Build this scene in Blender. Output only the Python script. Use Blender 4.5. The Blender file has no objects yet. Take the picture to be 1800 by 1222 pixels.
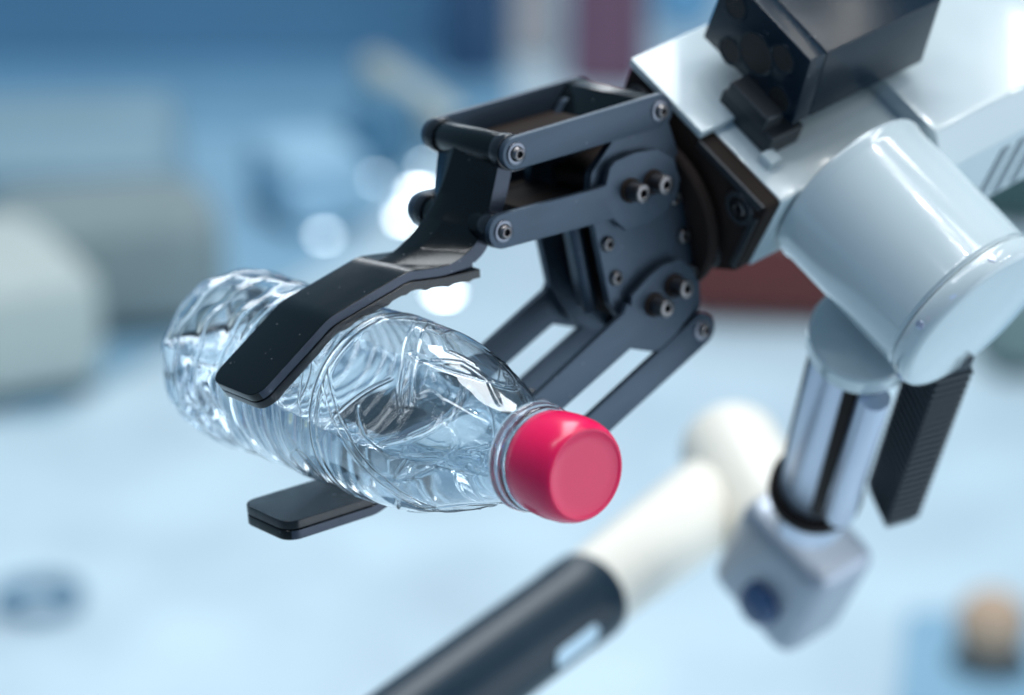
import bpy, bmesh, math, random
import numpy as np
from mathutils import Vector, Matrix

random.seed(4)
rad = math.radians
S = 0.001                      # the machine parts are drawn in millimetres

# ------------------------------------------------------------------ camera, world, lights, exposure
sc = bpy.context.scene
COL = sc.collection
cam_d = bpy.data.cameras.new("camera")
cam = bpy.data.objects.new("camera", cam_d)
COL.objects.link(cam)
sc.camera = cam
cam.location = (0, -0.85, 1.40)
cam.rotation_euler = (rad(70), 0, 0)
cam_d.lens = 100
cam_d.sensor_width = 36
cam_d.clip_start = 0.02
cam_d.clip_end = 200
cam_d.dof.use_dof = True
cam_d.dof.focus_distance = 0.800
cam_d.dof.aperture_fstop = 6.4

world = bpy.data.worlds.new("World")
sc.world = world
world.use_nodes = True
wn, wl = world.node_tree.nodes, world.node_tree.links
wn.clear()
wo = wn.new("ShaderNodeOutputWorld")
bg = wn.new("ShaderNodeBackground")
bg.inputs[0].default_value = (0.24, 0.41, 0.58, 1)
bg.inputs[1].default_value = 0.62
wl.new(bg.outputs[0], wo.inputs[0])

sc.view_settings.view_transform = 'Standard'
sc.view_settings.look = 'None'
sc.view_settings.exposure = 0
sc.view_settings.gamma = 1
sc.render.engine = 'CYCLES'
sc.cycles.use_denoising = True
sc.cycles.max_bounces = 28
sc.cycles.transmission_bounces = 24
sc.cycles.transparent_max_bounces = 16
sc.cycles.glossy_bounces = 8
sc.cycles.diffuse_bounces = 3
sc.cycles.sample_clamp_indirect = 6
sc.cycles.caustics_refractive = True
sc.cycles.blur_glossy = 0.2


def area(name, loc, target, sx, sy, radiance, color):
    d = bpy.data.lights.new(name, 'AREA')
    d.shape = 'RECTANGLE'
    d.size, d.size_y = sx, sy
    d.energy = radiance * math.pi * sx * sy
    d.color = color
    o = bpy.data.objects.new(name, d)
    COL.objects.link(o)
    o.location = loc
    o.rotation_euler = (Vector(target) - Vector(loc)).to_track_quat('-Z', 'Y').to_euler()
    return o


CENTRE = (0.0, -0.1, 1.12)
# added light at right for the side faces; ceiling panels over the floor behind
area("right_fill_light", (1.9, -0.55, 0.95), CENTRE, 2.2, 1.6, 2.3, (0.82, 0.91, 1.0))
area("ceiling_panel", (0.2, 2.0, 4.6), (0.1, 2.0, 0), 4.0, 1.5, 10.0, (0.90, 0.96, 1.0))
area("ceiling_strip", (0.85, -0.08, 2.55), CENTRE, 0.9, 0.07, 22, (1.0, 0.98, 0.93))
area("ceiling_strip", (-0.7, -0.5, 2.5), CENTRE, 0.5, 0.08, 9, (0.9, 0.96, 1.0))
area("blue_glint_light", (-0.5, -1.9, 2.0), CENTRE, 0.35, 0.12, 9, (0.12, 0.25, 1.0))  # added blue light behind the camera for blue glints in the bottle
area("far_edge_light", (-0.3, 6.2, 3.05), CENTRE, 2.4, 0.45, 8, (0.93, 0.97, 1.0))  # added unseen light that brightens the top edges of the links
# rows of small LED spots on the hall's ceiling rail: they give the pinpoint glints
for k in range(9):
    area("led_spot", (-0.55 + 0.14 * k, -0.35 + 0.03 * k, 2.35), CENTRE, 0.012, 0.012, 1500, (0.97, 0.98, 1.0))
for k in range(6):
    area("led_spot", (0.9 + 0.03 * k, -0.9 + 0.17 * k, 2.0), CENTRE, 0.012, 0.012, 1100, (1.0, 0.97, 0.92))


# ------------------------------------------------------------------ materials
def mat(name, base, rough=0.5, metal=0.0, spec=0.5, coat=0.0, bump=0.0, bump_scale=200.0, mottle=0.0,
        mottle_scale=30.0, sss=0.0, sss_r=(1, 0.2, 0.2), dust=0.0, rough_var=0.0, trans=0.0, ior=1.45, brush=False):
    m = bpy.data.materials.new(name)
    m.use_nodes = True
    nt = m.node_tree
    n, l = nt.nodes, nt.links
    p = n["Principled BSDF"]
    p.inputs["Base Color"].default_value = (*base, 1)
    p.inputs["Roughness"].default_value = rough
    p.inputs["Metallic"].default_value = metal
    p.inputs["Specular IOR Level"].default_value = spec
    p.inputs["Coat Weight"].default_value = coat
    p.inputs["IOR"].default_value = ior
    p.inputs["Transmission Weight"].default_value = trans
    if sss:
        p.inputs["Subsurface Weight"].default_value = sss
        p.inputs["Subsurface Radius"].default_value = sss_r
        p.inputs["Subsurface Scale"].default_value = 0.002
    tc = n.new("ShaderNodeTexCoord")
    src = None
    if mottle or dust:
        nz = n.new("ShaderNodeTexNoise")
        nz.inputs["Scale"].default_value = mottle_scale
        nz.inputs["Detail"].default_value = 6
        l.new(tc.outputs["Object"], nz.inputs["Vector"])
        mx = n.new("ShaderNodeMix")
        mx.data_type = 'RGBA'
        mx.inputs[6].default_value = (*[c * (1 - mottle) for c in base], 1)
        mx.inputs[7].default_value = (*[min(1, c * (1 + mottle)) for c in base], 1)
        l.new(nz.outputs["Fac"], mx.inputs[0])
        src = mx.outputs[2]
        if dust:
            vn = n.new("ShaderNodeTexVoronoi")
            vn.inputs["Scale"].default_value = 420
            l.new(tc.outputs["Object"], vn.inputs["Vector"])
            wn2 = n.new("ShaderNodeTexNoise")
            wn2.inputs["Scale"].default_value = 190
            l.new(tc.outputs["Object"], wn2.inputs["Vector"])
            rp = n.new("ShaderNodeMapRange")
            rp.inputs[1].default_value = 0.07
            rp.inputs[2].default_value = 0.13
            rp.inputs[3].default_value = 1
            rp.inputs[4].default_value = 0
            l.new(vn.outputs["Distance"], rp.inputs[0])
            gt = n.new("ShaderNodeMath")
            gt.operation = 'GREATER_THAN'
            gt.inputs[1].default_value = 0.60
            l.new(wn2.outputs["Fac"], gt.inputs[0])
            mu = n.new("ShaderNodeMath")
            mu.operation = 'MULTIPLY'
            l.new(rp.outputs[0], mu.inputs[0])
            l.new(gt.outputs[0], mu.inputs[1])
            mu2 = n.new("ShaderNodeMath")
            mu2.operation = 'MULTIPLY'
            mu2.inputs[1].default_value = dust
            l.new(mu.outputs[0], mu2.inputs[0])
            mx2 = n.new("ShaderNodeMix")
            mx2.data_type = 'RGBA'
            mx2.inputs[7].default_value = (0.5, 0.52, 0.55, 1)
            l.new(src, mx2.inputs[6])
            l.new(mu2.outputs[0], mx2.inputs[0])
            src = mx2.outputs[2]
        l.new(src, p.inputs["Base Color"])
    if rough_var:
        nz3 = n.new("ShaderNodeTexNoise")
        nz3.inputs["Scale"].default_value = 60
        nz3.inputs["Detail"].default_value = 5
        if brush:                                     # handling marks drawn out along the part
            mp = n.new("ShaderNodeMapping")
            mp.inputs["Scale"].default_value = (1.0, 9.0, 5.0)
            l.new(tc.outputs["Object"], mp.inputs["Vector"])
            l.new(mp.outputs[0], nz3.inputs["Vector"])
        else:
            l.new(tc.outputs["Object"], nz3.inputs["Vector"])
        mr = n.new("ShaderNodeMapRange")
        mr.inputs[3].default_value = rough - rough_var
        mr.inputs[4].default_value = rough + rough_var
        l.new(nz3.outputs["Fac"], mr.inputs[0])
        l.new(mr.outputs[0], p.inputs["Roughness"])
    if bump:
        nz2 = n.new("ShaderNodeTexNoise")
        nz2.inputs["Scale"].default_value = bump_scale
        nz2.inputs["Detail"].default_value = 4
        l.new(tc.outputs["Object"], nz2.inputs["Vector"])
        b = n.new("ShaderNodeBump")
        b.inputs["Strength"].default_value = bump
        b.inputs["Distance"].default_value = 0.0004
        l.new(nz2.outputs["Fac"], b.inputs["Height"])
        l.new(b.outputs[0], p.inputs["Normal"])
    return m


def emis(name, col, strength):
    m = bpy.data.materials.new(name)
    m.use_nodes = True
    p = m.node_tree.nodes["Principled BSDF"]
    p.inputs["Base Color"].default_value = (*col, 1)
    p.inputs["Emission Color"].default_value = (*col, 1)
    p.inputs["Emission Strength"].default_value = strength
    return m


M_ANO = mat("anodised_grey", (0.044, 0.064, 0.090), 0.42, brush=True, metal=0.55, spec=0.6, bump=0.12, bump_scale=900, mottle=0.12, mottle_scale=60, dust=0.25, rough_var=0.06)
M_BLK = mat("black_coating", (0.0018, 0.004, 0.005), 0.20, brush=True, spec=0.36, bump=0.05, bump_scale=700, mottle=0.2, mottle_scale=40, dust=0.22, rough_var=0.05)
M_LIT_SIDE = mat("lit_flank", (0.042, 0.050, 0.070), 0.38, metal=0.5, spec=0.6, bump=0.2, bump_scale=900, mottle=0.25, mottle_scale=120, dust=0.3)
M_BLKG = mat("black_gloss", (0.008, 0.010, 0.014), 0.16, spec=0.5, bump=0.04, bump_scale=300, mottle=0.2, dust=0.3, rough_var=0.05)
M_RUB = mat("black_rubber", (0.008, 0.009, 0.012), 0.22, spec=0.5, bump=0.25, bump_scale=500, mottle=0.25, dust=0.3)
M_DARK = mat("dark_cast_metal", (0.020, 0.014, 0.012), 0.7, spec=0.12, bump=0.2, bump_scale=500, mottle=0.25)
M_SCREW = mat("dark_steel_screw", (0.16, 0.15, 0.15), 0.28, metal=1.0, bump=0.1, bump_scale=1500)
M_SOCK = mat("socket_black", (0.006, 0.006, 0.007), 0.6)
M_WASH = mat("washer_steel", (0.16, 0.17, 0.20), 0.3, metal=1.0)
M_WHITE = mat("white_paint", (0.47, 0.54, 0.555), 0.16, coat=0.6, rough_var=0.07, bump=0.03, bump_scale=200, mottle=0.03)
M_WHITE2 = mat("warm_white_paint", (0.76, 0.71, 0.62), 0.35, mottle=0.03)
M_MOTOR = mat("graphite_paint", (0.004, 0.012, 0.022), 0.24, metal=0.0, spec=0.32, bump=0.15, bump_scale=700, mottle=0.15, dust=0.3)
M_SLATE = mat("flange_edge", (0.03, 0.035, 0.04), 0.4, metal=0.2)
M_STEEL = mat("brushed_steel", (0.52, 0.56, 0.66), 0.36, metal=0.9, bump=0.05, bump_scale=300)
M_BEIGE = mat("cream_plastic", (0.75, 0.72, 0.62), 0.4)
M_JOINT = mat("grey_joint", (0.36, 0.39, 0.44), 0.40, metal=0.6, mottle=0.1)
M_VENT = mat("vent_grey", (0.20, 0.24, 0.26), 0.5)
M_NAVY = mat("navy_knob", (0.03, 0.07, 0.16), 0.2, spec=0.7)
M_TUBE = mat("black_tube", (0.008, 0.022, 0.036), 0.38, spec=0.4, mottle=0.1)
M_HILITE = mat("pale_highlight", (0.62, 0.78, 0.88), 0.3)
M_CAP = mat("red_pink_plastic", (0.72, 0.006, 0.080), 0.24, spec=0.5, sss=0.15, sss_r=(1.0, 0.12, 0.25), bump=0.06, bump_scale=220, mottle=0.03)


# ------------------------------------------------------------------ mesh helpers
def finish(bm, angle=32):
    bmesh.ops.remove_doubles(bm, verts=bm.verts, dist=1e-7)
    bmesh.ops.recalc_face_normals(bm, faces=bm.faces)
    for f in bm.faces:
        f.smooth = True
    lim = rad(angle)
    for e in bm.edges:
        if len(e.link_faces) == 2 and e.calc_face_angle(0) > lim:
            e.smooth = False


def obj(name, bm, m, parent=None, angle=32):
    finish(bm, angle)
    me = bpy.data.meshes.new(name)
    bm.to_mesh(me)
    bm.free()
    me.materials.append(m)
    o = bpy.data.objects.new(name, me)
    COL.objects.link(o)
    if parent:
        o.parent = parent
    return o


def thing(name, label, cat, mtx=None, loc=None, group=None):
    o = bpy.data.objects.new(name, None)
    o.empty_display_size = 0.02
    COL.objects.link(o)
    if mtx is not None:
        o.matrix_world = mtx
    if loc is not None:
        o.location = loc
    tag(o, label, cat, group)
    return o


def tag(o, label=None, cat=None, group=None, kind=None):
    if label: o["label"] = label
    if cat: o["category"] = cat
    if group: o["group"] = group
    if kind: o["kind"] = kind
    return o


def new(): return bmesh.new()


def round_poly(pts, radii, seg=7):
    """round the corners of a 2D polygon; radii is a number or a list"""
    n = len(pts)
    if not isinstance(radii, (list, tuple)):
        radii = [radii] * n
    out = []
    for i in range(n):
        p = Vector(pts[i]); a = Vector(pts[i - 1]); b = Vector(pts[(i + 1) % n])
        r = radii[i]
        u = (a - p); v = (b - p)
        lu, lv = u.length, v.length
        if r <= 0 or lu < 1e-9 or lv < 1e-9:
            out.append(p); continue
        u.normalize(); v.normalize()
        ang = u.angle(v)
        if ang > math.pi - 0.05:
            out.append(p); continue
        t = min(r / math.tan(ang / 2), 0.49 * lu, 0.49 * lv)
        p0, p1 = p + u * t, p + v * t
        for k in range(seg + 1):
            s = k / seg
            out.append((p0 * (1 - s) ** 2 + p * 2 * s * (1 - s) + p1 * s ** 2))
    return out


def capsule(p, q, r0, r1=None, seg=14):
    r1 = r1 or r0
    p, q = Vector(p), Vector(q)
    a = math.atan2(q.y - p.y, q.x - p.x)
    out = []
    for k in range(seg + 1):
        t = a + math.pi / 2 + math.pi * k / seg
        out.append(p + Vector((math.cos(t), math.sin(t))) * r0)
    for k in range(seg + 1):
        t = a - math.pi / 2 + math.pi * k / seg
        out.append(q + Vector((math.cos(t), math.sin(t))) * r1)
    return out


def prism(bm, poly, z0, z1, bev=0.35, seg=2, fn=None):
    """extrude a 2D polygon (mm) from z0 to z1, with beveled rims"""
    t = new()
    lo = [t.verts.new((p[0] * S, p[1] * S, z0 * S)) for p in poly]
    hi = [t.verts.new((p[0] * S, p[1] * S, z1 * S)) for p in poly]
    n = len(poly)
    fl = t.faces.new(lo); fh = t.faces.new(hi)
    for i in range(n):
        t.faces.new((lo[i], lo[(i + 1) % n], hi[(i + 1) % n], hi[i]))
    bmesh.ops.recalc_face_normals(t, faces=t.faces)
    if bev > 0:
        ed = list(set(list(fl.edges) + list(fh.edges)))
        bmesh.ops.bevel(t, geom=ed, offset=bev * S, segments=seg, affect='EDGES', profile=0.6)
    join(bm, t, fn)


def join(bm, t, fn=None):
    me = bpy.data.meshes.new("tmp")
    if fn:
        for v in t.verts:
            v.co = fn(v.co)
    t.to_mesh(me); t.free()
    bm.from_mesh(me)
    bpy.data.meshes.remove(me)


def box(bm, lo, hi, bev=0.6, seg=3, fn=None):
    t = new()
    bmesh.ops.create_cube(t, size=1)
    for v in t.verts:
        v.co = Vector([(lo[i] + hi[i]) / 2 + v.co[i] * (hi[i] - lo[i]) for i in range(3)]) * S
    if bev > 0:
        bmesh.ops.bevel(t, geom=list(t.edges), offset=bev * S, segments=seg, affect='EDGES', profile=0.6)
    join(bm, t, fn)


def lathe(bm, prof, p0, axis, seg=48):
    """prof: list of (distance along axis, radius) in mm from p0 (mm)"""
    p0 = Vector(p0); ax = Vector(axis).normalized()
    ux = ax.orthogonal().normalized(); uy = ax.cross(ux)
    t = new()
    rings = []
    for d, r in prof:
        if r <= 1e-6:
            rings.append([t.verts.new((p0 + ax * d) * S)])
        else:
            rings.append([t.verts.new((p0 + ax * d + (ux * math.cos(2 * math.pi * k / seg) + uy * math.sin(2 * math.pi * k / seg)) * r) * S) for k in range(seg)])
    for a, b in zip(rings[:-1], rings[1:]):
        for k in range(seg):
            k2 = (k + 1) % seg
            if len(a) == 1 and len(b) == 1: continue
            if len(a) == 1: t.faces.new((a[0], b[k], b[k2]))
            elif len(b) == 1: t.faces.new((a[k], a[k2], b[0]))
            else: t.faces.new((a[k], a[k2], b[k2], b[k]))
    join(bm, t)


def cyl(bm, p0, p1, r, bev=0.4, seg=40):
    p0, p1 = Vector(p0), Vector(p1)
    L = (p1 - p0).length
    b = min(bev, r * 0.4, L * 0.4)
    lathe(bm, [(0, 0), (0, r - b), (b * .3, r - b * .3), (b, r), (L - b, r), (L - b * .3, r - b * .3), (L, r - b), (L, 0)], p0, p1 - p0, seg)


def hex_screw(parent, p, r, h, dome=True, name="screw", axis=(0, 0, -1), recess=0.45):
    """socket head screw whose head stands h mm proud of p along axis"""
    bm = new()
    hr = r * recess
    if dome:
        pr = [(-0.3, 0), (-0.3, r), (0, r)] + [(h * math.sin(k * math.pi / 12), r * (0.60 + 0.40 * math.cos(k * math.pi / 12))) for k in range(1, 7)] + [(h, hr + .15), (h - .1, hr), (h - h * .7, hr * .95), (h - h * .75, 0)]
    else:
        pr = [(-0.3, 0), (-0.3, r), (h - .7, r), (h - .25, r - .15), (h, r - .6), (h, hr + .12), (h - .12, hr), (h - 2.2, hr), (h - 2.4, 0)]
    lathe(bm, pr, p, axis, 6 if False else 30)
    s = obj(name, bm, M_SCREW, parent)
    bm = new()
    ax = Vector(axis)
    q = Vector(p) + ax * (h * .30 if dome else h - 2.35)
    lathe(bm, [(0, 0), (0, hr * 1.02), (h * .12 if dome else .6, hr * .98), (h * .12 if dome else .6, 0)], q, axis, 6)
    obj("hex_socket", bm, M_SOCK, s)
    return s


def tube_path(bm, pts, r, seg=10, closed=False):
    """sweep a circle along points (mm)"""
    P = [Vector(p) for p in pts]
    t = new(); rings = []
    n = len(P)
    prev = None
    for i in range(n):
        a = P[(i - 1) % n] if (closed or i > 0) else P[0]
        b = P[(i + 1) % n] if (closed or i < n - 1) else P[-1]
        d = (b - a).normalized()
        u = prev - d * prev.dot(d) if prev is not None else d.orthogonal()
        u.normalize(); prev = u
        w = d.cross(u)
        rings.append([t.verts.new((P[i] + (u * math.cos(2 * math.pi * k / seg) + w * math.sin(2 * math.pi * k / seg)) * r) * S) for k in range(seg)])
    for i in range(n if closed else n - 1):
        a, b = rings[i], rings[(i + 1) % n]
        for k in range(seg):
            t.faces.new((a[k], a[(k + 1) % seg], b[(k + 1) % seg], b[k]))
    if not closed:
        t.faces.new(rings[0]); t.faces.new(rings[-1])
    join(bm, t)


# ------------------------------------------------------------------ frames of the gripper and of the arm
def frame(cols, loc):
    m = Matrix([[cols[0][i], cols[1][i], cols[2][i], loc[i]] for i in range(3)] + [[0, 0, 0, 1]])
    return m


AX = (-0.760132, -0.622270, -0.187029)          # forward, towards the fingertips
GR = frame([AX, (-0.184896, -0.068793, 0.980347), (-0.622907, 0.779774, -0.062763)], (0.046288, -0.011814, 1.129949))
AR = frame([AX, (0.216552, -0.513995, 0.830009), (-0.612622, 0.590415, 0.525457)], (0.046288, -0.011814, 1.129949))

# ------------------------------------------------------------------ hall floor and its far things


def floor_mat(name, base, rough, var, scale):
    m = mat(name, base, rough, mottle=var, mottle_scale=scale)
    return m


def sheet(name, x0, x1, y0, y1, z, m, lab=None):
    bm = new()
    vs = [bm.verts.new(v) for v in ((x0, y0, z), (x1, y0, z), (x1, y1, z), (x0, y1, z))]
    bm.faces.new(vs)
    o = obj(name, bm, m)
    tag(o, kind="structure")
    return o


M_FLOOR = mat("pale_blue_floor", (0.58, 0.70, 0.78), 0.30, mottle=0.34, mottle_scale=4)
M_CARPET = mat("blue_carpet", (0.055, 0.17, 0.30), 0.9, mottle=0.15, mottle_scale=3)
sheet("floor", -12, 12, -4, 22, 0.0, M_FLOOR)
sheet("carpet", -6, -0.02, 4.66, 20, 0.016, M_CARPET)
for q_, (y_, c_) in enumerate(((4.12, (0.20, 0.38, 0.52)), (4.24, (0.17, 0.34, 0.48)), (4.36, (0.14, 0.30, 0.44)), (4.50, (0.10, 0.245, 0.39)))):
    sheet("carpet_border", -6, 0.0 - 0.02 * q_, y_, 20, 0.006 + 0.002 * q_, mat("carpet_stripe", c_, 0.9, mottle=0.15, mottle_scale=3))
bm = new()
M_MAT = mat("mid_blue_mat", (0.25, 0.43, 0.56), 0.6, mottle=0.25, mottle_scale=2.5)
bm.faces.new([bm.verts.new((x, y, 0.004)) for x, y in ((-3, 2.72), (-0.62, 2.72), (-0.42, 3.15), (-0.27, 3.42), (-0.12, 4.0), (-0.02, 4.6), (-3, 4.6))])  # near left part also takes in the ottoman's shadow as mat colour
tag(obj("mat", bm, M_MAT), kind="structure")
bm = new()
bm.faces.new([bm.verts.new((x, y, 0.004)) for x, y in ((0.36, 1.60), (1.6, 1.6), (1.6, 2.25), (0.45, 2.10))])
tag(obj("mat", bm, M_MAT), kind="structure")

# ------------------------------------------------------------------ gripper
grip = thing("robot_gripper", "dark grey two-finger robot gripper with bolted link bars holding the plastic bottle", "robot gripper", GR)

# side plates
plate = [(10, 35), (18.8, 29.3), (21.6, 22), (21.5, 12.5), (21.0, -13.8), (14.5, -29.1), (7.4, -35.2), (0.1, -35.6), (-8, -34),
         (-13.2, -30), (-14.4, -27.6), (-17.5, -9.0), (-18.1, 8.3), (-15.6, 24.6), (-13.5, 38), (-6, 44), (2, 42)]
for z0, z1 in ((4.0, 7.0), (33.0, 36.0)):
    bm = new()
    prism(bm, round_poly(plate, 3.0, 5), z0, z1, 0.4)
    sp = obj("side_plate", bm, M_ANO, grip)
    if z0 < 10:
        for x, y in ((18.1, 5.6), (17.3, -6.2), (-10.9, 9.7), (-11.6, -3.5), (-12.2, -16)):
            hex_screw(sp, (x, y, 4.0), 2.5, 1.7)
bm = new()
box(bm, (-14, -24, 7), (12, 24, 33), 1.0)
box(bm, (10, -19, 9), (15, 19, 31), 1.5)
obj("palm_block", bm, M_DARK, grip)
bm = new()
prism(bm, round_poly([(16, -19), (21, -19), (21, 19), (16, 19)], 1.5), 16.5, 21.5, 0.8)
obj("guide_rail", bm, M_ANO, grip)
bm = new()
cyl(bm, (23, 19, 12.5), (23, -17, 12.5), 2.2, 0.5)
obj("guide_rod", bm, M_ANO, grip)
# rear mounting collar, a stepped round neck between plates and flange
bm = new()
lathe(bm, [(0, 0), (0, 26), (1, 27), (3.2, 27), (4, 26), (4, 22), (6.5, 22), (6.5, 0)], (-14, 1, 20), (-1, 0, 0), 72)
obj("collar", bm, M_DARK, grip)


def finger(flip, tip_rot, tip_shift, lk_in, lk_out, bolts, name, out_at=(47.8, 47.5)):
    """one finger in gripper coordinates; the blade and holder are drawn for the upper finger and turned"""
    piv = Vector((57.8, 26.5))

    def T(p):
        x, y = p[0], p[1]
        if flip:
            y = -y
            q = Vector((x, y)) - Vector((piv.x, -piv.y))
            q.rotate(Matrix.Rotation(tip_rot, 2))
            q += Vector((piv.x, -piv.y)) + Vector(tip_shift)
            return (q.x, q.y)
        return (x, y)

    def F(co):
        x, y = T((co.x / S, co.y / S))
        return Vector((x * S, y * S, co.z))

    # blade: profile in x-y swept across z, rounded tip
    top = [(65, 19.6), (76, 21.0), (88.8, 24.6), (118.3, 22.1), (147.6, 9.4)]
    th = 4.4

    def offs(pts, d):
        out = []
        for i, p in enumerate(pts):
            a = Vector(pts[max(0, i - 1)]); b = Vector(pts[min(len(pts) - 1, i + 1)])
            t = (b - a).normalized()
            nrm = Vector((t.y, -t.x))
            if nrm.y > 0: nrm = -nrm
            out.append(Vector(p) + nrm * d)
        return out

    def blade(bm, outer, inner, za, zb, tipr, bev, wav=None):
        # rows along length; each row: z extent narrowed near the tip by the corner radius
        def dense(pts):
            o = []
            for a, b in zip(pts[:-1], pts[1:]):
                n = 1 if (Vector(b) - Vector(a)).length < 2 else 14
                o += [Vector(a).lerp(Vector(b), k / n) for k in range(n)]
            o.append(Vector(pts[-1]))
            return o
        # smooth corner rounding
        def soften(pts):
            o = [pts[0]]
            for i in range(1, len(pts) - 1):
                a, p, b = Vector(pts[i - 1]), Vector(pts[i]), Vector(pts[i + 1])
                if (a - p).length < 4.5 or (b - p).length < 4.5:
                    o.append(p); continue
                u = (a - p).normalized() * 1.6; v = (b - p).normalized() * 1.6
                o += [p + u, (p + u * .35 + v * .35) , p + v]
            o.append(pts[-1]); return o
        A_ = dense(soften(outer)); B_ = dense(soften(inner))
        if wav:
            B_ = [b + Vector((0, -wav[0] * max(0, math.sin(b.x * wav[1])) * (1 if 66 < b.x < 118 else 0))) for b in B_]
        t = new(); rows = []
        Lx = outer[-1][0]
        for a, b in zip(A_, B_):
            d = (Vector(outer[-1]) - a).length
            ins = tipr - math.sqrt(max(0, tipr ** 2 - max(0, tipr - d) ** 2)) if d < tipr else 0
            z0_, z1_ = za + ins, zb - ins
            rows.append([t.verts.new(Vector((a.x, a.y, z0_)) * S), t.verts.new(Vector((a.x, a.y, z1_)) * S),
                         t.verts.new(Vector((b.x, b.y, z1_)) * S), t.verts.new(Vector((b.x, b.y, z0_)) * S)])
        # extra rows for the tip curve
        for r, q in zip(rows[:-1], rows[1:]):
            for k in range(4):
                t.faces.new((r[k], r[(k + 1) % 4], q[(k + 1) % 4], q[k]))
        t.faces.new(rows[0]); t.faces.new(rows[-1])
        bmesh.ops.recalc_face_normals(t, faces=t.faces)
        ed = [e for e in t.edges if len(e.link_faces) == 2 and e.calc_face_angle(0) > rad(40)]
        bmesh.ops.bevel(t, geom=ed, offset=bev * S, segments=3, affect='EDGES', profile=0.6)
        join(bm, t, F)

    # tip outline made finer: append points close to the tip so that the corner radius is drawn
    def with_tip(pts):
        a, b = Vector(pts[-2]), Vector(pts[-1])
        L = (b - a).length
        extra = [b - (b - a).normalized() * d for d in (5, 4, 3.0, 2.0, 1.2, 0.6, 0.25)]
        return list(pts[:-1]) + extra + [b]

    ZA, ZB = 8.0, 32.5
    bm = new()
    o_ = with_tip(top)
    i_ = offs(o_, 3.1)
    blade(bm, o_, i_, ZA, ZB, 5.0, 0.5)
    # holder: concave web that rises from the blade to the two cross tubes
    rowsd = [((74, 20.6), (87, 24.2), (64.5, 17.6), 8.0, 32.5), ((68.5, 21.2), (80, 25.0), (61.0, 19.0), 8.0, 32.5),
             ((63.5, 23.2), (72, 28.2), (58.0, 21.5), 7.8, 32.6), ((60.0, 27.0), (65.5, 32.2), (54.8, 25.0), 7.4, 33.2),
             ((57.2, 31.6), (60.6, 36.6), (51.7, 29.6), 6.8, 34.0), ((54.3, 37.5), (56.4, 41.8), (48.6, 35.8), 6.2, 34.6),
             ((51.6, 43.6), (52.4, 47.6), (46.0, 41.6), 5.6, 35.0)]
    sx_, sy_ = out_at[0] - 47.8, out_at[1] - 47.5
    blend = [0, 0, 0, 0.15, 0.4, 0.7, 1.0]
    arr = np.array([[p[0][0] + sx_ * f, p[0][1] + sy_ * f, p[1][0] + sx_ * f, p[1][1] + sy_ * f, p[2][0] + sx_ * f, p[2][1] + sy_ * f, p[3], p[4]] for p, f in zip(rowsd, blend)])
    fine = []
    for i in range(len(arr) - 1):
        p0, p1, p2, p3 = arr[max(0, i - 1)], arr[i], arr[i + 1], arr[min(len(arr) - 1, i + 2)]
        for k in range(5):
            u = k / 5
            fine.append(0.5 * ((2 * p1) + (p2 - p0) * u + (2 * p0 - 5 * p1 + 4 * p2 - p3) * u * u + (3 * p1 - p0 - 3 * p2 + p3) * u ** 3))
    fine.append(arr[-1])
    t = new(); rows = []
    for ax_, ay_, rx_, ry_, bx_, by_, z0, z1 in fine:
        sec = [(ax_, ay_, z0 + .5), (ax_ - .4, ay_ - .1, z0), (bx_, by_, z0), (bx_, by_, z1), (ax_ - .4, ay_ - .1, z1), (ax_, ay_, z1 - .5), (rx_, ry_, 24.5), (rx_ + .2, ry_ + .1, 23.8), (rx_ - 1.0, ry_ - .6, 17)]
        rows.append([t.verts.new(Vector(v) * S) for v in sec])
    for r, q in zip(rows[:-1], rows[1:]):
        for k in range(9):
            t.faces.new((r[k], r[(k + 1) % 9], q[(k + 1) % 9], q[k]))
    t.faces.new(rows[0]); t.faces.new(rows[-1])
    join(bm, t, F)
    # cross tubes
    t = new()
    cyl(t, (*out_at, 6.2), (*out_at, 34.4), 4.9, 0.5, 48)
    cyl(t, (57.8, 26.5, 6.2), (57.8, 26.5, 41.5), 4.8, 0.7, 48)
    join(bm, t, F)
    fg = obj(name, bm, M_BLK, grip, 28)
    fg.data.materials.append(M_LIT_SIDE)                 # lighter flanks: the light they catch is put into the colour
    for f_ in fg.data.polygons:
        if abs(f_.normal.z) > 0.8:
            f_.material_index = 1

    # rubber pad under the blade, with ridges
    bm = new()
    po = offs(with_tip([(62.5, 18.2)] + top[1:]), 3.35)
    pi = offs(with_tip([(62.5, 18.2)] + top[1:]), 6.1)
    blade(bm, po, pi, ZA - .1, ZB + .1, 5.0, 0.35, wav=(0.6, 0.85))
    obj("rubber_pad", bm, M_RUB, fg)

    # the linkage
    j_in = Vector(T(piv)); j_out = Vector(T(out_at))
    for zn, (za, zb) in enumerate(((0.0, 2.3), (37.9, 40.2))):
        bm = new()
        prism(bm, lk_in(j_in), za, zb, 0.3)
        li = obj("inner_link", bm, M_ANO, fg)
    # outer link: two bars joined by a cross web
    c_out = Vector(lk_out)
    for za, zb in ((0.0, 2.3), (37.9, 40.2)):
        bm = new()
        prism(bm, capsule(c_out, j_out, 5.2, 4.9), za, zb, 0.3)
        obj("outer_link", bm, M_ANO, fg)
    d = (j_out - c_out).normalized(); nn = Vector((-d.y, d.x))
    if flip: nn = -nn
    bm = new()
    a, b = c_out + d * 1.0, c_out + d * 5.5
    prism(bm, [a + nn * 5.0, b + nn * 4.6, b + d * 7 - nn * 3.0, a + d * 7 - nn * 4.2], 2.3, 37.9, 0.3)
    obj("cross_web", bm, M_BLK, fg)
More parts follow.
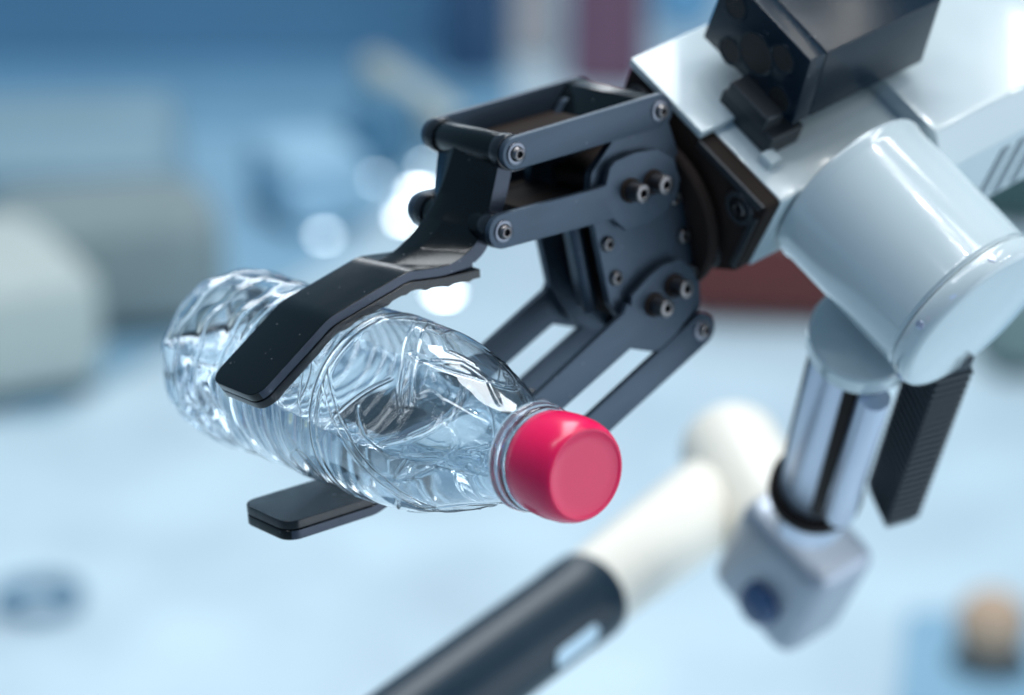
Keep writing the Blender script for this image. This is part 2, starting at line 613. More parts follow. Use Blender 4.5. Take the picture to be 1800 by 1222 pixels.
    if not flip:
        # webs that tie the near and the far bars into channels
        bm = new()
        a, b = c_out + d * 3, c_out + d * 40
        prism(bm, [a - nn * 2.6, b - nn * 2.6, b - nn * 4.6, a - nn * 4.6], 2.3, 37.9, 0.3)
        obj("link_web", bm, M_DARK, fg)
        a = Vector((19, -20.5 if flip else 20.5)); di = (j_in - a).normalized(); ni = Vector((-di.y, di.x))
        b = a + di * 23
        bm = new()
        prism(bm, [a + ni * 1.5, b + ni * 1.5, b - ni * 1.5, a - ni * 1.5], 2.3, 37.9, 0.3)
        obj("link_web", bm, M_DARK, fg)
    # black spacer washers and joint screws on the near and far side
    for j in (j_in, j_out):
        for z0, z1 in ((2.3, 6.4), (34.2, 37.9)):
            bm = new()
            cyl(bm, (j.x, j.y, z0), (j.x, j.y, z1), 5.45, 0.3, 44)
            obj("spacer", bm, M_BLKG, fg)
    for j in (j_in, j_out, c_out):
        bm = new()
        lathe(bm, [(-.2, 0), (-.2, 3.5), (0.35, 3.45), (0.5, 3.2), (0.5, 2.4), (0.1, 2.3), (.1, 0)], (j.x, j.y, 0), (0, 0, -1), 40)
        obj("washer", bm, M_WASH, fg)
        hex_screw(fg, (j.x, j.y, -0.1), 2.35, 1.9, True, "joint_screw")
        bm = new()
        cyl(bm, (j.x, j.y, 40.2), (j.x, j.y, 42.0), 3.0, 0.4)
        obj("joint_nut", bm, M_BLK, fg)
    for x, y in bolts:
        bm = new()
        cyl(bm, (x, y, 0.1), (x, y, -1.0), 3.9, 0.3)
        obj("washer", bm, M_DARK, fg)
        hex_screw(fg, (x, y, -1.0), 3.0, 5.6, False, "cap_bolt", recess=0.42)
    return fg


def lobe_up(j):
    pts = [(59.5, j.y + 5.3), (20.5, 25.6), (17.2, 25.4), (14.6, 29.9), (12, 31.2), (4, 31.0), (-4.5, 29.0), (-10.5, 23.5), (-11.6, 16.5), (-8.5, 10.7),
           (-2, 8.2), (4, 7.7), (12.8, 8.7), (14.6, 11.2), (17.0, 14.2), (19.8, 14.6)]
    cap = capsule(j, (20, 20.1), 5.3, 5.3)[:15]
    # capsule's first half is the round end about j on the side away from the lobe
    return [Vector(p) for p in pts[1:]] + [Vector(c) for c in arc(j, 5.3, Vector((20, 20.1)))]


def arc(c, r, towards, seg=14):
    c = Vector(c); a = math.atan2(c.y - towards.y, c.x - towards.x)
    return [c + Vector((math.cos(a - math.pi / 2 + math.pi * k / seg), math.sin(a - math.pi / 2 + math.pi * k / seg))) * r for k in range(seg + 1)]


fu = finger(False, 0, (0, 0), lobe_up, (-8.3, 40.2), [(8.6, 20.5), (-0.7, 19.7)], "upper_finger")


def lobe_dn(j):
    rot = Matrix.Rotation(-0.27, 2)
    base = [(20.5, -25.6), (17.2, -25.4), (14.6, -29.9), (12, -31.2), (4, -31.0), (-4.5, -29.0), (-10.5, -23.5), (-11.6, -16.5), (-8.5, -10.7),
            (-2, -8.2), (4, -7.7), (12.8, -8.7), (14.6, -11.2), (17.0, -14.2), (19.8, -14.6)]
    c = Vector((0, -19)); out = []
    for p in base:
        q = Vector(p) - c; q.rotate(rot); out.append(q + c)
    out = [Vector((19.5, -28.7))] + out[2:-2] + [Vector((17.5, -14.0)), Vector((19.5, -16.6))]
    m = (out[0] + out[-1]) / 2
    ar = [Vector(p) for p in arc(j, 5.3, m)]
    return out + ar[::-1]


fl = finger(True, rad(-13.5), (-0.5, -6.5), lobe_dn, (-9.9, -34.7), [(7.4, -18.6), (-1.6, -15.8)], "lower_finger", (51.5, 45.3))

# ------------------------------------------------------------------ robot arm (arm frame: x forward, y up, z away)
arm = thing("industrial_robot", "white robot arm with black motor box, white joint drum and steel tubes", "robot arm", AR)
# mounting flange, square with a cut lower corner
bm = new()
fp = [(23, 48.6), (23, -18.2), (-9, -17), (-20, -6), (-38, 8), (-38, 48.6)]      # (y, z)


def yz(poly, x0, x1, bev, target, seg=2):
    prism(target, [(p[0], p[1]) for p in poly], x0, x1, bev, seg, lambda c: Vector((c.z, c.x, c.y)))


yz(round_poly([(22.8, 48), (22.8, -18), (-9, -16.4), (-21, -4), (-38, 10), (-38, 48)], 2.0, 4), -26.5, -20.5, 0.6, bm)
fl_o = obj("flange", bm, M_DARK, arm)
# raised rim and corner bosses of the flange
bm = new()
yz([(22.8, 14), (22.8, -17), (19.6, -15.5), (19.6, 14)], -20.6, -19.6, 0.3, bm)
yz([(17, -16.7), (-8, -16.0), (-8, -13.6), (14, -14.0)], -20.6, -19.8, 0.3, bm)
obj("flange_rim", bm, M_SLATE, fl_o)
for y, z in ((14.0, -9.0), (-12.0, -4.0), (14.0, 40.0)):
    bm = new()
    lathe(bm, [(-.3, 0), (-.3, 6), (1.2, 5.6), (1.2, 3.9), (-.5, 3.8), (-.5, 0)], (-20.5, y, z), (1, 0, 0), 40)
    bo = obj("boss", bm, M_SLATE, fl_o)
    hex_screw(fl_o, (-20.6, y, z), 2.9, 1.5, False, "flange_bolt", (1, 0, 0))
# forearm shell
bm = new()
yz(round_poly([(23, 48.6), (23, -18.2), (-9, -17), (-20, -6), (-38, 8), (-38, 48.6)], 1.6, 4), -86, -26.5, 0.8, bm)
obj("forearm_shell", bm, M_WHITE, arm)
bm = new()
yz(round_poly([(26.0, 48.9), (26.0, 14.0), (23.02, 14.0), (23.02, 48.9)], 0.5, 3), -62, -20.0, 0.4, bm)
obj("cover_plate", bm, M_WHITE, arm)
# wider rear housing with vent slots
bm = new()
yz(round_poly([(30, 60), (30, -24), (20, -33), (-14, -33), (-40, -10), (-40, 60)], 3, 5), -300, -86, 2.0, bm)
rear = obj("rear_housing", bm, M_WHITE, arm)
for k in range(11):
    bm = new()
    x = -118 - 8.5 * k
    box(bm, (x - 2.2, -12, -33.45), (x + 2.2, 15, -32.6), 0.4, 2)
    obj("vent_slot", bm, M_VENT, rear)
# dark connector block under the motor box
bm = new()
box(bm, (-48, 23, -2), (-34, 31, 22), 1.0)
box(bm, (-41, 31, 2), (-33, 37, 20), 1.0)
cb = obj("connector_block", bm, M_SLATE, arm)
bm = new()
box(bm, (-36, 23.1, -6.5), (-31, 26.5, -1.5), 0.4)
obj("connector_tab", bm, M_WHITE, cb)
# motor box
bm = new()
yz(round_poly([(63.5, 40), (61.4, 0.6), (35.5, -2.6), (34.5, 40)], 0.6, 3), -47.0, -40.0, 0.5, bm)
mb = obj("motor_box", bm, M_MOTOR, arm)
bm = new()
yz(round_poly([(63.5, 40), (61.4, 0.6), (35.5, -2.6), (34.5, 40)], 0.6, 3), -98, -47.25, 0.5, bm)
obj("motor_body", bm, M_MOTOR, mb)
for y, z, r in ((53.5, 10, 3.6), (39.5, 5.5, 3.4), (39.0, 28.5, 3.4), (55.0, 33, 3.6), (46.5, 19.5, 6.0)):
    bm = new()
    r += 1.3
    lathe(bm, [(0.06, 0), (0.06, r - .5), (-.2, r - .5)], (-40.0, y, z), (1, 0, 0), 40)
    ho = obj("bolt_hole", bm, M_SOCK, mb)
    bm = new()
    lathe(bm, [(-.2, r - .6), (0.05, r - .55), (0.35, r - .1), (.3, r + .25), (-.2, r + .45)], (-40.0, y, z), (1, 0, 0), 40)
    obj("hole_rim", bm, M_MOTOR, ho)
for y, z in ((48, -20), (40, -18)):
    pass
for k in range(2):
    bm = new()
    cyl(bm, (-98, 58 - 8 * k, 10), (-106, 58 - 8 * k, 10), 3.2, 0.6)
    obj("terminal", bm, M_SCREW, mb)

# joint drum
DC = (-59.0, 13.0)
bm = new()
r = 28.3
pr = [(-18, 0), (-18, r - 2.0), (-18.6, r - 1.0), (-19.2, r + .3), (-21, r + .6), (-22.5, r + .1)] + [(-24, r), (-70, r), (-70.6, r + .1), (-71.2, r - .6)]
pr += [(-72.0, r - .6), (-72.0, 0)]
lathe(bm, [(-a, b) for a, b in pr], (DC[0], DC[1], 0), (0, 0, -1), 128)
dr = obj("joint_drum", bm, M_WHITE, arm, 50)
bm = new()
lathe(bm, [(72.1, 0), (72.1, r - .9), (72.8, r + .5), (73.6, r + .9), (78.0, r + .9), (79.5, r), (80, r - 2), (80, 0)], (DC[0], DC[1], 0), (0, 0, -1), 128)
ec = obj("end_cap", bm, M_WHITE, dr, 50)
for k in range(6):
    a = 2 * math.pi * (k + .35) / 6
    ux, uy = math.cos(a), math.sin(a)
    bm = new()
    cyl(bm, (DC[0] + ux * 28.8, DC[1] + uy * 28.8, -75.8), (DC[0] + ux * 29.6, DC[1] + uy * 29.6, -75.8), 1.5, 0.3, 20)
    obj("cap_screw", bm, M_STEEL, dr)

# lower bracket of the drum and the two-tube link
sT, sB = Vector((-52.0, -20, -48.5)), Vector((-84.5, -139, -45.6))
dv = (sB - sT).normalized()
SIDE = Vector((0.35, 0.15, -0.9)).normalized()
side = (SIDE - dv * SIDE.dot(dv)).normalized()
fwd = dv.cross(side).normalized()
if fwd.x < 0: fwd = -fwd
bm = new()
lathe(bm, [(0, 0), (0, 17), (1, 18), (8, 18), (9, 17), (9, 0)], sT + side * 3, dv, 64)
obj("link_head", bm, M_WHITE, arm)
bm = new()
cyl(bm, sT + dv * 9, sB, 13.0, 0.8, 64)
obj("steel_tube", bm, M_STEEL, arm)
# pixel-left of the tube is -side
for off, rr, m, nm, L0, L1, fo in ((-15.5, 2.8, M_BEIGE, "cream_rod", 9, 104, 2), (-9.5, 1.4, M_DARK, "dark_rod", 9, 106, 9), (21.5, 5.0, M_STEEL, "slim_steel_tube", 9, 100, 3), (15.0, 2.4, M_DARK, "dark_rod", 9, 106, 8)):
    bm = new()
    a = sT + side * off + fwd * fo
    cyl(bm, a + dv * L0, a + dv * L1, rr, 0.4, 32)
    obj(nm, bm, m, arm)
# finned heat sink
hT, hB = Vector((-64.0, -10, -74)), Vector((-87.5, -120, -74.5))
hv = (hB - hT).normalized()
hside = (SIDE - hv * SIDE.dot(hv)).normalized()
hfw = hv.cross(hside).normalized()
hs_o = hT
t = new()
box(t, (-10.5, 0, -5.5), (6.0, 111, 5.5), 1.2)
Mh = Matrix([[hside[i], hv[i], hfw[i]] for i in range(3)])


def HS(c):
    return (Mh @ c) + hs_o * S


bm = new(); join(bm, t, HS)
hs = obj("heat_sink", bm, M_MOTOR, arm)
for k in range(24):
    bm = new()
    box(bm, (-11.3, 8 + k * 4.2, -6.3), (6.8, 10.1 + k * 4.2, 6.3), 0.3, 1, HS)
    obj("cooling_fin", bm, M_SLATE, hs)
bm = new()
lathe(bm, [(0, 0), (0, 16), (1, 17), (5, 17), (6, 16), (6, 0)], sB - dv * 2, dv, 48)
lathe(bm, [(8, 0), (8, 12.5), (26, 12.5), (27, 11.5), (27, 0)], sB - dv * 2, dv, 48)
cl = obj("clamp_ring", bm, M_DARK, arm)
bm = new()
lathe(bm, [(0, 0), (0, 13.6), (14, 13.6), (14, 0)], sB + dv * 9, dv, 48)
obj("clamp_sleeve", bm, M_STEEL, cl)
# lower joint block with its round knob
bm = new()
box(bm, (-144, -268, -56), (-110, -214, -8), 10.0, 5)
jb = obj("joint_block", bm, M_JOINT, arm)
bm = new()
lathe(bm, [(-.5, 0), (-.5, 9.5), (4, 9), (6.5, 7), (7.5, 4), (7.8, 0)], (-110.2, -249, -36), (1, 0, 0), 40)
obj("knob", bm, M_NAVY, jb)
# second forearm: white tube into a black tube
tb, tn, tw = Vector((-67.1, -274.6, 12.0)), Vector((81.3, -232.0, -15.0)), Vector((-218.1, -359.8, 54.7))
bm = new()
lathe(bm, [(0, 0), (0, 18), (3, 21), (60, 20), ((tb - tw).length - 20, 17.7), ((tb - tw).length + 6, 17.5), ((tb - tw).length + 6, 0)], tw, tb - tw, 64)
wt = obj("white_tube", bm, M_WHITE2, arm)
bm = new()
ba, bb_ = Vector((-218, -342, 70)), Vector((-186, -318, 4))
cyl(bm, ba, bb_, 23.0, 8, 64)
obj("elbow_housing", bm, M_WHITE2, arm)
bm = new()
d2 = (tn - tb).normalized()
lathe(bm, [(0, 0), (0, 17.8), (1.0, 18.5), (14, 18.5), (15, 18.1), (220, 17.6), (222, 16), (222, 0)], tb, d2, 72)
bt = obj("black_tube", bm, M_TUBE, arm)

# bright slot of light on the black tube, painted as a pale raised strip
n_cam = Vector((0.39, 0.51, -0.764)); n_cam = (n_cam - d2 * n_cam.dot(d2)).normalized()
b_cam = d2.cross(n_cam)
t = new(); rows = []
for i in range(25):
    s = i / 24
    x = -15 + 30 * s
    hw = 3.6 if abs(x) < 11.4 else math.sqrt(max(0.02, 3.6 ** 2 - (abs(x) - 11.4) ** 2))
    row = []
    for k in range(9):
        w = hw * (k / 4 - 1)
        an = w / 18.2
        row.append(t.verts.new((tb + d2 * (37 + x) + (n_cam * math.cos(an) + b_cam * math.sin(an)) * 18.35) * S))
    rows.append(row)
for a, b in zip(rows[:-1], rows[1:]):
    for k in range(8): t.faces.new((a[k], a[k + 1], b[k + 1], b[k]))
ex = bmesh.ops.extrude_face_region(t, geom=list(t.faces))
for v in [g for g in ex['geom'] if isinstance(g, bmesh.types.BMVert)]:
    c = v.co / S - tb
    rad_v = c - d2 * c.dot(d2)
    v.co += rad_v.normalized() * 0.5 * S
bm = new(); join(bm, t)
obj("slot_highlight", bm, M_HILITE, bt)

# ------------------------------------------------------------------ bottle (its own frame: z from base to cap)
cap_p = Vector((108.4, -7.3, -88.0)); mid_p = Vector((108.5, -10.0, 25.0))
axis_g = (cap_p - mid_p).normalized()
base_p = mid_p + axis_g * ((90 - 25) * -1)
view_g = Vector((0.52, 0.40, -0.754))
xg = (view_g - axis_g * view_g.dot(axis_g)).normalized()      # side that faces the camera
yg = axis_g.cross(xg)
Bm = GR @ Matrix([[xg[i], yg[i], axis_g[i], base_p[i] * S] for i in range(3)] + [[0, 0, 0, 1]])
bottle = thing("water_bottle", "clear ribbed plastic water bottle with pink-red cap gripped between the black fingers", "water bottle", Bm)
WATER_LEVEL = 9.0   # free surface above the bottle's axis, mm
HB = 178.0     # cap face height above the base


def prof(h):
    """outer radius at height h (0 base .. 158 neck)"""
    k = np.array([0, 2, 6, 12, 30, 60, 84, 92, 100, 108, 116, 124, 132, 139, 145, 149, 152, 160.])
    v = np.array([22, 25, 27, 27.6, 27.4, 27.2, 27.6, 27.6, 27.3, 26.6, 25.2, 23.2, 20.5, 17.6, 14.8, 13.2, 12.6, 12.6])
    return np.interp(h, k, v)


NT, NH = 540, 620
HH = np.linspace(0, 158, NH)
TH = np.linspace(0, 2 * np.pi, NT, endpoint=False)
R0 = prof(HH)
ker = np.exp(-np.linspace(-2, 2, 25) ** 2); ker /= ker.sum()
R0 = np.convolve(np.pad(R0, 12, mode='edge'), ker, 'valid')
Hg, Tg = np.meshgrid(HH, TH, indexing='ij')
D = np.zeros_like(Hg)
PH = (Tg + np.pi) % (2 * np.pi) - np.pi          # 0 faces the camera, + towards the top


def ring(h, w, d):
    global D
    D += d * np.exp(-((Hg - h) / w) ** 2)


def curve(pts, w, d):
    """groove or ridge along a polyline of (phi in degrees, h)"""
    global D
    best = np.full(Hg.shape, 1e9)
    u = PH * 26.0
    for (a0, h0), (a1, h1) in zip(pts[:-1], pts[1:]):
        x0, x1 = math.radians(a0) * 26, math.radians(a1) * 26
        dx, dy = x1 - x0, h1 - h0
        L2 = dx * dx + dy * dy + 1e-9
        for sh in (-2 * math.pi * 26, 0, 2 * math.pi * 26):
            uu = u + sh
            tt = np.clip(((uu - x0) * dx + (Hg - h0) * dy) / L2, 0, 1)
            dd = (uu - x0 - tt * dx) ** 2 + (Hg - h0 - tt * dy) ** 2
            best = np.minimum(best, dd)
    D += d * np.exp(-best / (w * w))


# base part: swirling thick ribs
sw = np.clip((44 - Hg) / 8, 0, 1) * np.clip(Hg / 5, 0, 1)
D += sw * (0.5 * np.sin(8 * PH + Hg * 0.16) + 0.28 * np.sin(13 * PH - Hg * 0.33 + 1.0))
ring(12, 1.6, -1.2); ring(24, 1.2, -0.9); ring(37, 1.4, -1.1); ring(45, 1.0, -0.8)
ring(50, 1.2, -0.7); ring(55.5, 0.9, -0.5)
# triple ring by the grip
ring(61.0, 0.7, -0.6); ring(63.6, 0.6, 0.45); ring(66.2, 0.7, -0.6); ring(70.5, 0.45, -0.3)
# vertical seam where the shoulder starts
ring(87.6, 0.6, 0.35); ring(89.0, 0.5, -0.55); ring(91.0, 0.9, 0.25)
# long oval loops of the label panel
for ph0 in range(-180, 180, 60):
    c = ph0 + 2
    el = [(c + 17 * math.cos(a) - 4 * math.sin(a), 76 + 7.6 * math.sin(a)) for a in np.linspace(0, 2 * math.pi, 26)]
    curve(el, 0.36, 0.28)
    el = [(c + 28 * math.cos(a), 76.5 + 3.6 * math.sin(a) + 5 * math.sin(math.radians(28 * math.cos(a)) * 1.7)) for a in np.linspace(0.2, math.pi - 0.2, 16)]
    curve(el, 0.30, -0.22)
# crossing lines and petals on the shoulder
for ph0 in range(-170, 190, 90):
    curve([(ph0 - 24, 89), (ph0 + 8, 104), (ph0 + 42, 118), (ph0 + 70, 126)], 0.35, 0.24)
    curve([(ph0 - 15, 89), (ph0 + 17, 103), (ph0 + 50, 116), (ph0 + 80, 123)], 0.35, -0.22)
    curve([(ph0 + 24, 89), (ph0 - 4, 103), (ph0 - 30, 115)], 0.35, 0.22)
    pet = [(ph0 + 10 + 26 * math.cos(a) - 10 * math.sin(a), 124 + 17 * math.sin(a)) for a in np.linspace(-0.6, 3.3, 22)]
    curve(pet, 0.9, -0.42)
    curve([(ph0 + 30, 146), (ph0 + 18, 138), (ph0 + 22, 128), (ph0 + 40, 120)], 1.0, 0.4)
    curve([(ph0 - 6, 108), (ph0 + 10, 112), (ph0 + 20, 121), (ph0 + 14, 130)], 0.6, 0.3)
# soft dents from handling
rng = np.random.RandomState(7)
for k in range(13):
    a, h = rng.uniform(-180, 180), rng.uniform(50, 140)
    wa, wh, d = rng.uniform(5, 11), rng.uniform(5, 12), rng.uniform(-0.28, 0.16)
    da = (PH - math.radians(a) + np.pi) % (2 * np.pi) - np.pi
    D += d * np.exp(-((da * 26 / wa) ** 2 + ((Hg - h) / wh) ** 2))
D *= np.clip((150 - Hg) / 6, 0, 1) * np.clip(Hg / 3, 0, 1)


def shell(name, off, m, parent, hmin, hmax, dscale=1.0, cap_top=True, flipn=False):
    R = (R0[:, None] + D * dscale - off)
    sel = np.where((HH >= hmin) & (HH <= hmax))[0]
    X = R[sel] * np.cos(Tg[sel]); Y = R[sel] * np.sin(Tg[sel]); Z = Hg[sel]
    n = len(sel)
    co = np.stack([X, Y, Z], -1).reshape(-1, 3)
    # base: petal-shaped dome rings that close the bottom
    base = []
    nb = 24
    for i in range(1, nb):
        f = 1 - i / nb
        rr = R[sel[0]] * f
        zz = Z[0, 0] + off * 0 + 5.0 * (1 - f ** 2) ** 0.8 * (0.8 + 0.2 * np.cos(5 * TH)) + 1.6 * np.abs(np.sin(2.5 * TH)) * f * (1 - f) * 4
        base.append(np.stack([rr * np.cos(TH), rr * np.sin(TH), zz], -1))
    base = np.concatenate(base)
    allv = np.concatenate([co, base, [[0, 0, Z[0, 0] + 5.0], [0, 0, Z[-1, 0]]]]) * S
    faces = []
    idx = np.arange(n * NT).reshape(n, NT)
    nx = np.roll(idx, -1, axis=1)
    q = np.stack([idx[:-1], nx[:-1], nx[1:], idx[1:]], -1).reshape(-1, 4)
    bidx = n * NT + np.arange((nb - 1) * NT).reshape(nb - 1, NT)
    chain = np.concatenate([idx[:1], bidx])
    cn = np.roll(chain, -1, axis=1)
    q2 = np.stack([chain[:-1], chain[1:], cn[1:], cn[:-1]], -1).reshape(-1, 4)
    faces = np.concatenate([q, q2]).tolist()
    cb_ = len(allv) - 2; ct = len(allv) - 1
    last = chain[-1]; ln = np.roll(last, -1)
    faces += [[int(a), cb_, int(b)] for a, b in zip(last, ln)]
    if cap_top:
        top = idx[-1]; tn_ = np.roll(top, -1)
        faces += [[int(a), int(b), ct] for a, b in zip(top, tn_)]
    if flipn:
        faces = [f[::-1] for f in faces]
    me = bpy.data.meshes.new(name)
    me.from_pydata(allv.tolist(), [], faces)
    me.polygons.foreach_set("use_smooth", [True] * len(me.polygons))
    me.materials.append(m)
    me.update()
    o = bpy.data.objects.new(name, me)
    COL.objects.link(o)
    o.parent = parent
    return o


def glass(name, ior, col, rough=0.0):
    m = bpy.data.materials.new(name)
    m.use_nodes = True
    n, l = m.node_tree.nodes, m.node_tree.links
    n.clear()
    out = n.new("ShaderNodeOutputMaterial")
    g = n.new("ShaderNodeBsdfGlass")
    g.inputs["IOR"].default_value = ior
    g.inputs["Roughness"].default_value = rough
    g.inputs["Color"].default_value = (*col, 1)
    l.new(g.outputs[0], out.inputs[0])
    return m


M_PET = glass("clear_pet", 1.50, (0.985, 0.993, 1.0))
M_WATER = glass("water", 1.33, (0.955, 0.985, 1.0))
body = shell("body", 0.0, M_PET, bottle, 0, 158)
inner = shell("inner_wall", 0.40, M_PET, body, 0.0, 158, flipn=True)
up_l = Bm.to_3x3().inverted() @ Vector((0, 0, 1))
up_l.normalize()
water = shell("water", 0.62, M_WATER, bottle, 1.2, 150, dscale=0.7)
wc = np.empty(len(water.data.vertices) * 3)
water.data.vertices.foreach_get("co", wc)
wc = wc.reshape(-1, 3)
upn = np.array(up_l)
hgt = wc @ upn
over = np.maximum(0, hgt - WATER_LEVEL * S)
wc -= over[:, None] * upn
water.data.vertices.foreach_set("co", wc.ravel())
water.data.update()

# neck support ring and cap
bm = new()
lathe(bm, [(154.2, 12.65), (154.3, 14.9), (154.9, 15.5), (156.0, 15.5), (156.6, 14.9), (156.7, 12.65)], (0, 0, 0), (0, 0, 1), 96)
obj("neck_ring", bm, M_PET, bottle, 60)
bm = new()
lathe(bm, [(157.6, 12.65), (157.6, 14.4), (158.0, 14.8), (159.4, 14.8), (159.8, 14.5), (159.8, 12.65)], (0, 0, 0), (0, 0, 1), 96)
obj("tamper_band", bm, M_PET, bottle, 60)
bm = new()
lathe(bm, [(158.6, 12.9), (159.9, 13.5), (160.6, 14.1), (164, 14.65), (168, 14.85), (172.5, 14.6), (175.2, 14.0), (176.9, 13.2), (177.6, 12.6), (177.7, 12.2), (177.5, 11.8), (177.3, 11.4), (177.25, 8), (177.2, 0)], (0, 0, 0), (0, 0, 1), 128)
obj("cap", bm, M_CAP, bottle, 70)

# ------------------------------------------------------------------ blurred things of the hall

M_H = {
    "cream": mat("cream_fabric", (0.52, 0.56, 0.52), 0.8, mottle=0.1),
    "brown": mat("grey_brown_fabric", (0.25, 0.30, 0.30), 0.9, mottle=0.2),
    "greybeige": mat("grey_beige_laminate", (0.24, 0.36, 0.42), 0.5, mottle=0.15, mottle_scale=5),
    "navy": mat("navy_plastic", (0.04, 0.10, 0.20), 0.4),
    "royal": mat("royal_blue_panel", (0.05, 0.16, 0.42), 0.5),
    "pinkwhite": mat("pink_white_panel", (0.75, 0.68, 0.66), 0.5),
    "maroon": mat("maroon_panel", (0.21, 0.10, 0.15), 0.6),
    "sky": mat("sky_blue_panel", (0.22, 0.50, 0.75), 0.5),
    "paleblue": mat("pale_blue_crate", (0.36, 0.56, 0.70), 0.5),
    "steelblue": mat("steel_blue_crate", (0.10, 0.24, 0.36), 0.5),
    "red": mat("red_brown_leather", (0.13, 0.026, 0.022), 0.5),
    "yellow": mat("pale_yellow_panel", (0.62, 0.64, 0.48), 0.6),
    "green": mat("dark_green_case", (0.05, 0.10, 0.10), 0.6),
    "olive": mat("olive_grey_case", (0.20, 0.27, 0.26), 0.6),
    "orange": mat("orange_shell", (0.55, 0.37, 0.25), 0.5),
    "dark": mat("dark_base", (0.05, 0.08, 0.10), 0.5),
}


def mbox(name, label, cat, x, y, w, d, h, m, rz=0, bev=12, top=None, feet=True):
    """a rounded floor-standing piece: body, top panel and four feet (mm inside, metres outside)"""
    o = thing(name, label, cat, loc=(x, y, 0))
    o.rotation_euler.z = rad(rz)
    W, D_, H = w * 500, d * 500, h * 1000
    bm = new()
    box(bm, (-W, -D_, 14 if feet else 1), (W, D_, H), bev)
    obj("body", bm, m, o)
    if top:
        bm = new()
        box(bm, (-W * 1.03, -D_ * 1.03, H + .5), (W * 1.03, D_ * 1.03, H + 22), min(bev, 9))
        obj("top_panel", bm, top, o)
    if feet:
        for sx in (-1, 1):
            for sy in (-1, 1):
                bm = new()
                cyl(bm, (sx * W * .8, sy * D_ * .8, 0.2), (sx * W * .8, sy * D_ * .8, 15), 9, 2, 16)
                obj("foot", bm, M_H["dark"], o)
    return o


mbox("bench", "low grey-beige bench blurred behind the left side of the bottle", "bench", -0.98, 3.75, 0.85, 0.45, 0.12, M_H["greybeige"], 6, 50)
mbox("ottoman", "cream ottoman blurred at the left edge of the picture", "ottoman", -0.80, 2.86, 0.40, 0.34, 0.19, M_H["cream"], 26, 60)
mbox("storage_box", "grey-brown soft box blurred between the cream ottoman and the bottle", "box", -0.60, 3.12, 0.34, 0.24, 0.19, M_H["brown"], 14, 60)
mbox("crate", "pale blue crate blurred above the fingertip of the gripper", "crate", -0.335, 3.62, 0.15, 0.20, 0.13, M_H["paleblue"], 24, 30)
mbox("crate", "steel blue crate blurred between the pale crate and the lights", "crate", -0.225, 3.92, 0.09, 0.12, 0.12, M_H["steelblue"], -20, 8)
t_ = thing("leaning_tube", "cream tube lying on the floor behind the gripper's upper link", "tube", loc=(-0.17, 4.2, 0.036))
bm = new(); cyl(bm, (-95, 260, 0), (85, -200, 0), 34, 8, 48); obj("tube_body", bm, M_H["cream"], t_)
bm = new(); lathe(bm, [(0, 0), (0, 30), (4, 35.5), (20, 35.5), (22, 33), (22, 0)], (85, -200, 0), (180, -460, 0), 40); obj("end_ring", bm, M_H["steelblue"], t_)
mbox("display_column", "navy display column blurred left of the pink-white one", "column", -0.075, 4.55, 0.11, 0.10, 1.30, M_H["navy"], 10, 20, feet=False)
mbox("display_column", "royal blue display column farthest behind the navy column", "column", -0.06, 5.15, 0.09, 0.10, 1.30, M_H["royal"], 10, 20, feet=False)
mbox("display_column", "pink-white display column blurred above the gripper", "column", 0.045, 4.75, 0.10, 0.10, 1.35, M_H["pinkwhite"], 0, 20, feet=False)
mbox("display_column", "maroon display column blurred between the pink-white column and the arm", "column", 0.185, 4.5, 0.145, 0.12, 1.30, M_H["maroon"], -8, 26, feet=False)
mbox("display_column", "sky blue display column blurred just left of the black motor box", "column", 0.36, 5.0, 0.12, 0.10, 1.30, M_H["sky"], 0, 20, feet=False)
mbox("case", "red-brown leather case blurred between the gripper and the white drum", "case", 0.375, 3.16, 0.24, 0.16, 0.15, M_H["red"], -8, 30)
mbox("panel_box", "pale yellow box blurred at the upper right edge", "box", 0.80, 4.1, 0.36, 0.25, 0.34, M_H["yellow"], 8, 16)
mbox("case", "dark green case blurred in front of the pale yellow box", "case", 0.80, 3.62, 0.15, 0.14, 0.15, M_H["green"], -14, 26)
mbox("case", "olive grey case blurred beside the heat sink at the right edge", "case", 0.76, 2.95, 0.20, 0.16, 0.13, M_H["olive"], 8, 26)
o_ = thing("floor_ball", "small orange ball in a dark ring blurred at the lower right", "ball", loc=(0.525, 1.97, 0.0))
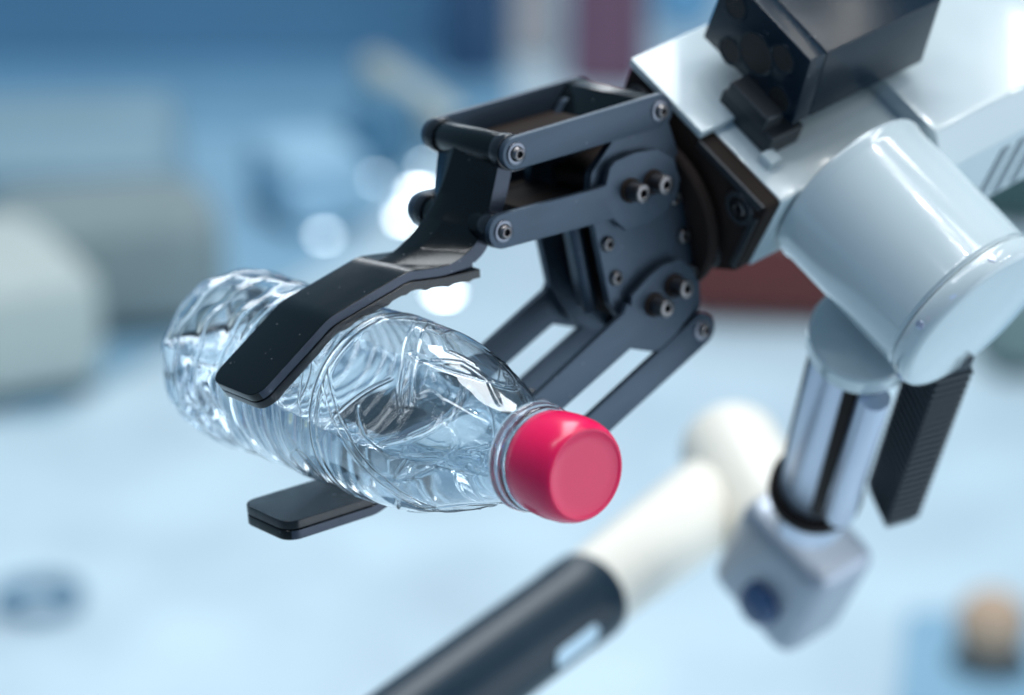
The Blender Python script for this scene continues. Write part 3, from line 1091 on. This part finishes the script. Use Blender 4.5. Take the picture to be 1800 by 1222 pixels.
bm = new(); lathe(bm, [(-40, 0)] + [(-40 * math.cos(k * math.pi / 20), 40 * math.sin(k * math.pi / 20)) for k in range(1, 20)] + [(40, 0)], (0, 0, 52), (0, 0, 1), 48); obj("ball_shell", bm, M_H["orange"], o_)
bm = new(); lathe(bm, [(0.3, 0), (0.3, 42), (4, 46), (16, 40), (22, 33), (22, 30), (14, 24), (14, 0)], (0, 0, 0), (0, 0, 1), 48); obj("dish", bm, M_H["dark"], o_)
cb2 = thing("cable_coil", "coil of blue-grey cable blurred on the floor at the lower left", "cable", loc=(-0.545, 2.13, 0.0))
for r_c, zc in ((44, 5), (34, 5), (48, 13)):
    bm = new()
    tube_path(bm, [(r_c * math.cos(2 * math.pi * k / 40), r_c * math.sin(2 * math.pi * k / 40), zc) for k in range(40)], 4.4, 8, True)
    obj("cable_loop", bm, M_H["steelblue"], cb2)
# little round lights set on the floor
M_LED = emis("led_disc", (0.92, 0.97, 1.0), 18)
M_LED2 = emis("led_disc_dim", (0.8, 0.93, 1.0), 9)
for (x, y, r_, mm, lab) in ((-0.302, 3.507, 11, M_LED2, "dim floor light left of the black gripper holder"),
                           (-0.158, 3.742, 15, M_LED, "brighter floor light touching the holder, upper of the close pair"),
                           (-0.176, 3.605, 13, M_LED, "bright floor light, lower of the close pair beside the holder"),
                           (-0.232, 3.826, 7, M_LED2, "faint floor light left of the close pair"),
                           (-0.150, 3.894, 9, M_LED2, "faint floor light above the close pair"),
                           (-0.103, 3.226, 13, M_LED, "bright floor light between gripper pad and bottle shoulder")):
    t_ = thing("floor_light", lab, "light", loc=(x, y, 0), group="small round floor lights")
    bm = new(); lathe(bm, [(0.3, 0), (0.3, r_ + 5), (4, r_ + 4), (5, r_ + 1), (5, r_), (3, r_), (3, 0)], (0, 0, 0), (0, 0, 1), 32); obj("housing", bm, M_H["dark"], t_)
    bm = new(); lathe(bm, [(3.4, 0), (3.4, r_ - .3), (6, r_ - 1), (7, 0)], (0, 0, 0), (0, 0, 1), 32); obj("lens", bm, mm, t_)
